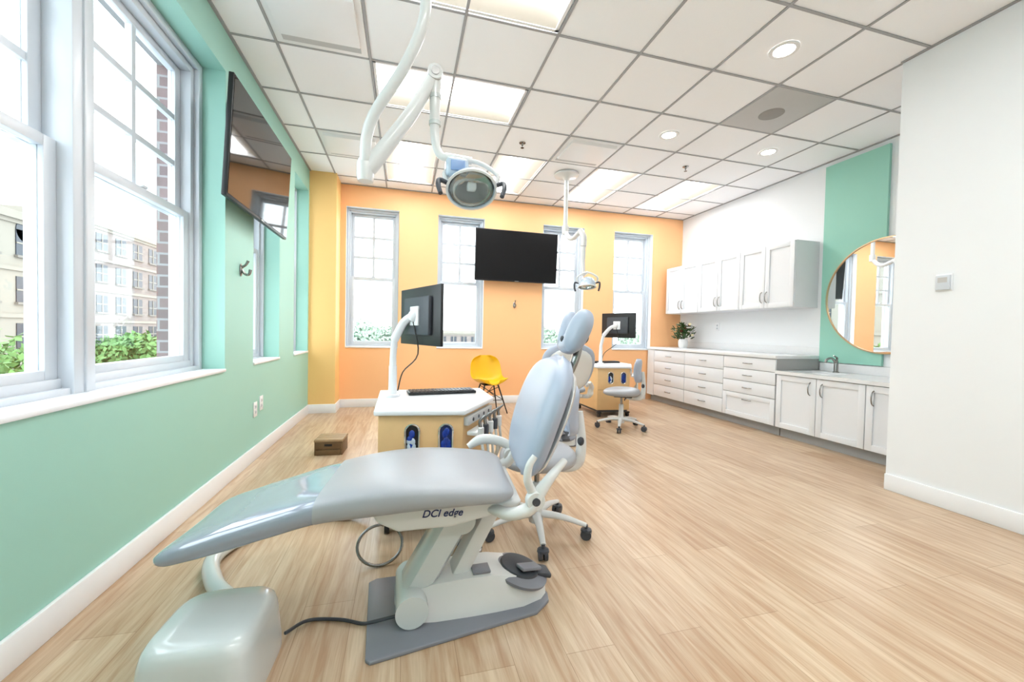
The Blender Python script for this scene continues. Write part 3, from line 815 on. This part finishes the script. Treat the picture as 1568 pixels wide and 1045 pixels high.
def monitor(post, center, d, z0):
    b = B('computer_monitor')
    d = V((d[0], d[1], 0)).normalized(); n = V((-d.y, d.x, 0))
    if n.x < 0: n = -n
    cx = V(center)
    Rm = Matrix(((d.x, n.x, 0), (d.y, n.y, 0), (0, 0, 1)))
    b.box(cx, (.54, .018, .335), M_BLACK, .004, Rm)
    b.box(cx + n * .0105, (.525, .002, .315), M_SCREEN, 0, Rm)
    b.box(cx - n * .018, (.34, .03, .22), M_DGREY, .01, Rm)
    b.box(cx - n * .036, (.11, .012, .11), M_LAM, .003, Rm)
    e = cx - n * .045
    p = V((post[0], post[1], z0 + .001))
    b.lathe([(0, 0), (.045, 0), (.045, .012), (.026, .016), (.024, .19), (0, .19)], M_LAM, loc=tuple(p), seg=24)
    el = V((p.x + (e.x - p.x) * .25 - .02, p.y + (e.y - p.y) * .25, e.z - .14))
    b.tube([tuple(p + V((0, 0, .17))), tuple(p + V((0, 0, .25))), tuple(el)], [.022, .02, .02], M_LAM, smooth=False, seg=14)
    b.tube([tuple(el), tuple(el + (e - el) * .5 + V((0, 0, .03))), tuple(e - n * .01)], [.026, .024, .02], M_LAM, seg=14)
    b.ell(tuple(e), (.028, .028, .035), M_LAM)
    b.tube([tuple(e + V((0, 0, -.03))), tuple(e + V((.03, -.0, -.22))), tuple(p + V((.06, 0, .15))), tuple(p + V((.03, .02, .03)))], .004, M_BLACK, seg=6)
    b.finish()
monitor((-.07, 2.58), (.085, 2.38, 1.165), (.38, -.92), .668)
monitor((2.62, 5.0), (2.80, 4.86, 1.20), (.42, -.91), .668)

# ------------------------------------------------------------------ ceiling dental lights
def lamphead(b, c, axis, s=1.0):
    ax = V(axis).normalized(); c = V(c)
    b.lathe([(0, -.085 * s), (.05 * s, -.08 * s), (.085 * s, -.06 * s), (.115 * s, -.02 * s), (.13 * s, .03 * s), (.132 * s, .05 * s), (.122 * s, .05 * s)], M_CLEAR, loc=tuple(c), axis=tuple(ax), seg=36, sy=.82)
    b.lathe([(.122 * s, .05 * s), (.118 * s, .03 * s), (.09 * s, -.015 * s), (0, -.04 * s)], M_CHROME2, loc=tuple(c), axis=tuple(ax), seg=12, sy=.82)
    b.lathe([(.125 * s, .048 * s), (.137 * s, .05 * s), (.137 * s, .064 * s), (.125 * s, .066 * s)], M_IVORY, loc=tuple(c), axis=tuple(ax), seg=36, sy=.82)
    b.lathe([(.0, .055 * s), (.124 * s, .055 * s), (.124 * s, .058 * s), (0, .06 * s)], M_GLASS, loc=tuple(c), axis=tuple(ax), seg=36, sy=.82)
    b.box(tuple(c + ax * .02 * s), (.05 * s, .05 * s, .04 * s), M_LAM, .008)
    side = ax.cross(V((0, 0, 1))).normalized()
    up = side.cross(ax).normalized()
    for q in (-1, 1):
        b.tube([tuple(c + side * q * .12 * s), tuple(c + side * q * .17 * s + up * .02 * s), tuple(c + side * q * .175 * s + up * .02 * s + ax * .06 * s), tuple(c + side * q * .16 * s + up * .0 * s + ax * .12 * s)], [.012 * s, .013 * s, .014 * s, .012 * s], M_DGREY, seg=10)
    b.tube([tuple(c + side * .125 * s - ax * .0), tuple(c + side * .14 * s - ax * .07 * s + up * .04 * s), tuple(c - ax * .13 * s + up * .08 * s), tuple(c - side * .14 * s - ax * .07 * s + up * .04 * s), tuple(c - side * .125 * s)], .013 * s, M_IVORY, seg=10)
    return c - ax * .13 * s + up * .08 * s
b = B('ceiling_dental_light')
b.lathe([(0, 0), (.11, 0), (.11, -.015), (.04, -.03), (.03, -.06), (0, -.06)], M_IVORY, loc=(.07, 1.84, ZC - .008))
b.tube([(.07, 1.84, ZC - .04), (.07, 1.84, 2.62), (.06, 1.845, 2.45), (-.015, 1.88, 2.27), (-.14, 1.94, 2.08), (-.18, 1.965, 1.98), (-.188, 1.97, 1.88), (-.187, 1.975, 1.82)], .025, M_IVORY, seg=16, n=8)
b.lathe([(0, -.05), (.034, -.05), (.038, -.03), (.038, .03), (.032, .05), (0, .05)], M_IVORY, loc=(-.188, 1.985, 1.82))
b.tube([(-.20, 1.985, 1.795), (-.15, 1.99, 1.87), (.01, 2.01, 2.12), (.115, 2.03, 2.33)], [.034, .038, .034, .028], M_IVORY, seg=16)
b.lathe([(0, -.04), (.036, -.04), (.036, .04), (0, .04)], M_IVORY, loc=(.125, 2.035, 2.345), axis=(0, 1, 0))
b.lathe([(0, -.045), (.02, -.045), (.02, .045), (0, .045)], M_CHROME, loc=(.125, 2.035, 2.345), axis=(0, 1, 0))
b.tube([(.13, 2.035, 2.34), (.128, 2.035, 2.2), (.13, 2.035, 2.05), (.15, 2.02, 1.96), (.20, 2.0, 1.93)], [.028, .026, .022, .02, .018], M_IVORY, seg=14)
for z in (2.25, 2.12): b.cyl((.129, 2.035, z), (.129, 2.035, z - .02), .029, M_PALEG)
yk = lamphead(b, (.305, 1.96, 1.80), (-.10, -.72, -.68), .9)
b.tube([(.18, 2.005, 1.94), tuple(yk)], [.02, .018], M_IVORY, smooth=False)
b.box((.235, 1.985, 1.88), (.11, .09, .09), M_CLEAR, .02)
b.box((.235, 1.938, 1.88), (.07, .01, .05), M_LBLUE, .004)
b.finish(50)
b = B('ceiling_dental_light')
b.lathe([(0, 0), (.15, 0), (.15, -.02), (.05, -.045), (.03, -.08), (0, -.08)], M_IVORY, loc=(1.90, 4.63, ZC - .008))
b.cyl((1.90, 4.63, ZC - .05), (1.90, 4.63, 2.36), .026, M_IVORY)
b.lathe([(0, -.06), (.04, -.05), (.04, .05), (0, .06)], M_IVORY, loc=(1.90, 4.63, 2.36))
b.tube([(1.90, 4.63, 2.34), (1.91, 4.55, 2.25), (1.93, 4.45, 2.22), (1.95, 4.30, 2.27)], .028, M_IVORY)
b.tube([(1.95, 4.30, 2.28), (1.965, 4.24, 2.2), (1.96, 4.22, 2.08)], [.034, .036, .034], M_IVORY)
b.tube([(1.96, 4.22, 2.08), (1.96, 4.22, 1.9), (1.96, 4.2, 1.74)], [.028, .022, .02], M_IVORY)
yk = lamphead(b, (1.97, 4.12, 1.65), (-.1, -.15, -.95), .8)
b.tube([(1.96, 4.2, 1.75), tuple(yk)], .016, M_IVORY, smooth=False)
b.finish(50)

# ------------------------------------------------------------------ yellow shell chair
b = B('yellow_shell_chair', (1.10, 5.24, 0), 8)
b.L = Matrix.Scale(.94, 4)
prof = catmull([(0, -.22, .41), (0, -.19, .435), (0, -.05, .42), (0, .08, .415), (0, .16, .45), (0, .20, .56), (0, .23, .70), (0, .245, .80)], 4)
NP = len(prof)
def fy(u, v):
    k = v * (NP - 1); i = min(int(k), NP - 2); p = prof[i].lerp(prof[i + 1], k - i)
    q = 2 * u - 1
    w = cr([(0, .19), (.25, .235), (.5, .24), (.75, .235), (1, .20)], v) * math.sqrt(max(0, 1 - abs(2 * v - 1) ** 8 * .8))
    lift = .07 * abs(q) ** 3 * (1 if v < .55 else max(0, 1 - (v - .55) * 3)); fwd = .06 * abs(q) ** 3 * (1 if v > .5 else v * 2)
    return (q * w, p.y - fwd, p.z + lift)
b.pad(fy, M_YCH, .012, 17, NP, e=20, mn=.5)
for (tx, ty, bx, by) in [(-.10, -.10, -.21, -.20), (.10, -.10, .21, -.20), (-.10, .08, -.20, .20), (.10, .08, .20, .20)]:
    b.tube([(tx, ty, .40), (bx, by, .0)], [.011, .009], M_BLACK, smooth=False, seg=10)
for (p, q) in [((-.16, -.155, .19), (.16, -.155, .19)), ((-.155, .145, .19), (.155, .145, .19)), ((-.11, -.11, .37), (.155, .145, .19)), ((.11, -.11, .37), (-.155, .145, .19)), ((-.16, -.155, .19), (.1, .08, .37)), ((.16, -.155, .19), (-.1, .08, .37))]:
    b.cyl(p, q, .005, M_BLACK, seg=8)
b.box((0, -.01, .398), (.22, .2, .012), M_BLACK, .004)
b.finish(60)

b = B('wooden_step_box', (-.61, 3.76, 0), -4)
b.L = Matrix.Scale(.88, 4)
b.box((0, 0, .14), (.26, .26, .018), M_WOODBOX, .003)
for k in range(3): b.box((0, -.085 + .085 * k, .15), (.26, .08, .006), M_WOODBOX, .001)
for sg in (-1, 1):
    b.box((sg * .118, 0, .066), (.018, .24, .131), M_WOODDK, .002)
    b.box((0, sg * .118, .095), (.218, .014, .07), M_WOODDK, .002)
    b.box((0, sg * .118, .028), (.218, .014, .055), M_WOODDK, .002)
b.box((0, -.1265, .10), (.07, .004, .022), M_BLACK, .003)
b.finish()

b = B('foot_control_pedal', (.30, 1.93, 0))
b.lathe([(0, 0), (.085, 0), (.085, .015), (.07, .024), (.055, .026), (.03, .034), (0, .036)], M_CHROME, seg=36)
b.lathe([(.0, .03), (.04, .032), (.03, .042), (0, .044)], M_DGREY, seg=24)
b.finish()
b = B('foot_control_hoop', (-.10, 1.93, 0))
pts = [(.10 * math.cos(a), .05 * math.sin(a), .078 + .07 * math.sin(a)) for a in [2 * math.pi * k / 32 for k in range(32)]]
b.tube(pts, .007, M_CHROME, seg=10, smooth=False, closed=True); b.finish(60)

b = B('potted_plant', (4.28, 5.42, .882))
b.lathe([(0, 0), (.055, 0), (.07, .03), (.072, .10), (.062, .14), (.056, .14), (.05, .12), (0, .115)], M_VASE, seg=28)
for k in range(150):
    a = random.uniform(0, 2 * math.pi); r = random.uniform(.02, .17); z = .16 + random.uniform(0, .26) * (1 - r * 2.2)
    p = V((r * math.cos(a), r * math.sin(a) * .9, z))
    rot = Matrix.Rotation(a, 3, 'Z') @ Matrix.Rotation(random.uniform(-1.2, .3), 3, 'Y') @ Matrix.Rotation(random.uniform(-.6, .6), 3, 'X')
    b.ell(p, (.045, .016, .004), M_LEAF, rot, sub=1)
for k in range(18):
    a = random.uniform(0, 2 * math.pi); r = random.uniform(.0, .1)
    b.tube([(0, 0, .11), (r * math.cos(a) * .5, r * math.sin(a) * .5, .2), (r * math.cos(a), r * math.sin(a), .30)], .003, M_LEAF, seg=5)
for k in range(14):
    a = random.uniform(0, 2 * math.pi); r = random.uniform(.02, .15)
    b.ell((r * math.cos(a), r * math.sin(a), .2 + random.uniform(0, .18)), (.024, .024, .02), M_FLOWER if k % 3 else M_FLOWR, sub=2)
b.finish()

# ------------------------------------------------------------------ outside
b = B('ground_outside'); b.bb(-60, 60, -30, 140, -4.6, -4.4, M_ASPH); b.finish()
def building(name, x0, x1, y0, y1, h, m, floors, nwin, arch=False):
    b = B(name)
    b.bb(x0, x1, y0, y1, -4.4, h, m)
    b.bb(x0 - .3, x1 + .3, y0 - .3, y1 + .3, h, h + .5, M_STUCCO)
    fh = (h + 4.4) / floors
    for f in range(floors):
        zb = -4.4 + f * fh
        b.bb(x0 - .1, x1 + .12, y0 - .12, y1 + .1, zb + fh - .25, zb + fh, M_STUCCO)
        for ax in ('x', 'y'):
            for k in range(nwin):
                if ax == 'x':
                    c = y0 + (k + .5) * (y1 - y0) / nwin; w = (y1 - y0) / nwin * .28
                    b.bb(x1, x1 + .05, c - w, c + w, zb + fh * .25, zb + fh * .8, M_EXTGL)
                    b.bb(x1, x1 + .09, c - .05, c + .05, zb + fh * .25, zb + fh * .8, M_STUCCO)
                    b.bb(x1, x1 + .09, c - w, c + w, zb + fh * .5, zb + fh * .53, M_STUCCO)
                    b.bb(x1, x1 + .2, c - w - .1, c + w + .1, zb + fh * .2, zb + fh * .25, M_STUCCO2)
                    if arch and f == floors - 1: b.lathe([(0, 0), (w, 0), (w, .05), (0, .05)], M_EXTGL, loc=(x1, c, zb + fh * .8), axis=(1, 0, 0), seg=24)
                else:
                    c = x0 + (k + .5) * (x1 - x0) / nwin; w = (x1 - x0) / nwin * .28
                    b.bb(c - w, c + w, y0 - .05, y0, zb + fh * .25, zb + fh * .8, M_EXTGL)
                    b.bb(c - .05, c + .05, y0 - .09, y0, zb + fh * .25, zb + fh * .8, M_STUCCO)
    b.finish()
building('building_outside', -37, -24, 18, 35, 7.6, M_STUCCO, 4, 6, arch=True)
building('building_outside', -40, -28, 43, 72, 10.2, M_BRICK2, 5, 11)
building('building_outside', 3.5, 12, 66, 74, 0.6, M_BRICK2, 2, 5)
def tree(name, loc, h, r, n, ls, seed, mm):
    random.seed(seed)
    b = B(name, loc)
    b.tube([(0, 0, 0), (.05, 0, h * .4), (0, .05, h * .75)], [.16, .12, .06], M_BARK, seg=8)
    for k in range(5):
        a = k * 1.26
        b.tube([(0, 0, h * .35), (r * .4 * math.cos(a), r * .4 * math.sin(a), h * .6), (r * .6 * math.cos(a), r * .6 * math.sin(a), h * .75)], [.08, .05, .02], M_BARK, seg=6)
    blobs = [(V((random.uniform(-.6, .6) * r, random.uniform(-.6, .6) * r, h * random.uniform(.5, .88))), r * random.uniform(.35, .6)) for _ in range(9)]
    t = bmesh.new()
    for _ in range(n):
        c, rr = random.choice(blobs)
        d = V((random.gauss(0, 1), random.gauss(0, 1), random.gauss(0, 1))).normalized()
        p = c + d * rr * random.uniform(.6, 1.05)
        a = V((random.gauss(0, 1), random.gauss(0, 1), random.gauss(0, 1))).normalized() * ls
        q = a.cross(d).normalized() * ls * .6
        t.faces.new([t.verts.new(p - a), t.verts.new(p + q), t.verts.new(p + a), t.verts.new(p - q)])
    b.merge(t, mm, recalc=False)
    b.finish()
for i, (x, y, h, r) in enumerate([(-11.5, 14.5, 5.0, 2.2), (-17, 21, 5.2, 2.4), (-10.8, 20.5, 5.0, 1.7), (-18, 30, 5.0, 2.0)]):
    tree('street_tree', (x, y, -4.4), h, r, 2800, .13, 20 + i, M_LEAF2)
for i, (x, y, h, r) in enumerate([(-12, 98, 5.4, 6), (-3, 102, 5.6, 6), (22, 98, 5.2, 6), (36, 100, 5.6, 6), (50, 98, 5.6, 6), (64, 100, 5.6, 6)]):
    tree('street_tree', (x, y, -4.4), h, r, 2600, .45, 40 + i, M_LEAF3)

# ------------------------------------------------------------------ world
w = bpy.data.worlds.new('overcast_sky'); sc.world = w; w.use_nodes = True
nt = w.node_tree; bg = nt.nodes['Background']
tc = nt.nodes.new('ShaderNodeTexCoord'); sx = nt.nodes.new('ShaderNodeSeparateXYZ'); nt.links.new(tc.outputs['Generated'], sx.inputs[0])
rp = nt.nodes.new('ShaderNodeValToRGB'); rp.color_ramp.elements[0].color = (0.91, 0.96, 1, 1); rp.color_ramp.elements[1].color = (0.76, 0.89, 1, 1)
nt.links.new(sx.outputs[2], rp.inputs['Fac']); nt.links.new(rp.outputs['Color'], bg.inputs['Color'])
bg.inputs['Strength'].default_value = 3.5

# ------------------------------------------------------------------ camera
cam = bpy.data.cameras.new('camera'); co = bpy.data.objects.new('camera', cam); sc.collection.objects.link(co)
cam.lens = 14.0; cam.sensor_width = 36; cam.clip_start = 0.05; cam.clip_end = 300
if ZOOM: cam.lens, cam.shift_x, cam.shift_y = ZOOM
th = math.radians(15.05)
co.matrix_world = Matrix.Translation((0, 0, 1.085)) @ Matrix.Rotation(-th, 4, 'Z') @ Matrix.Rotation(math.radians(90 - 1.33), 4, 'X') @ Matrix.Rotation(math.radians(1.15), 4, 'Z')
sc.camera = co
print('DONE')
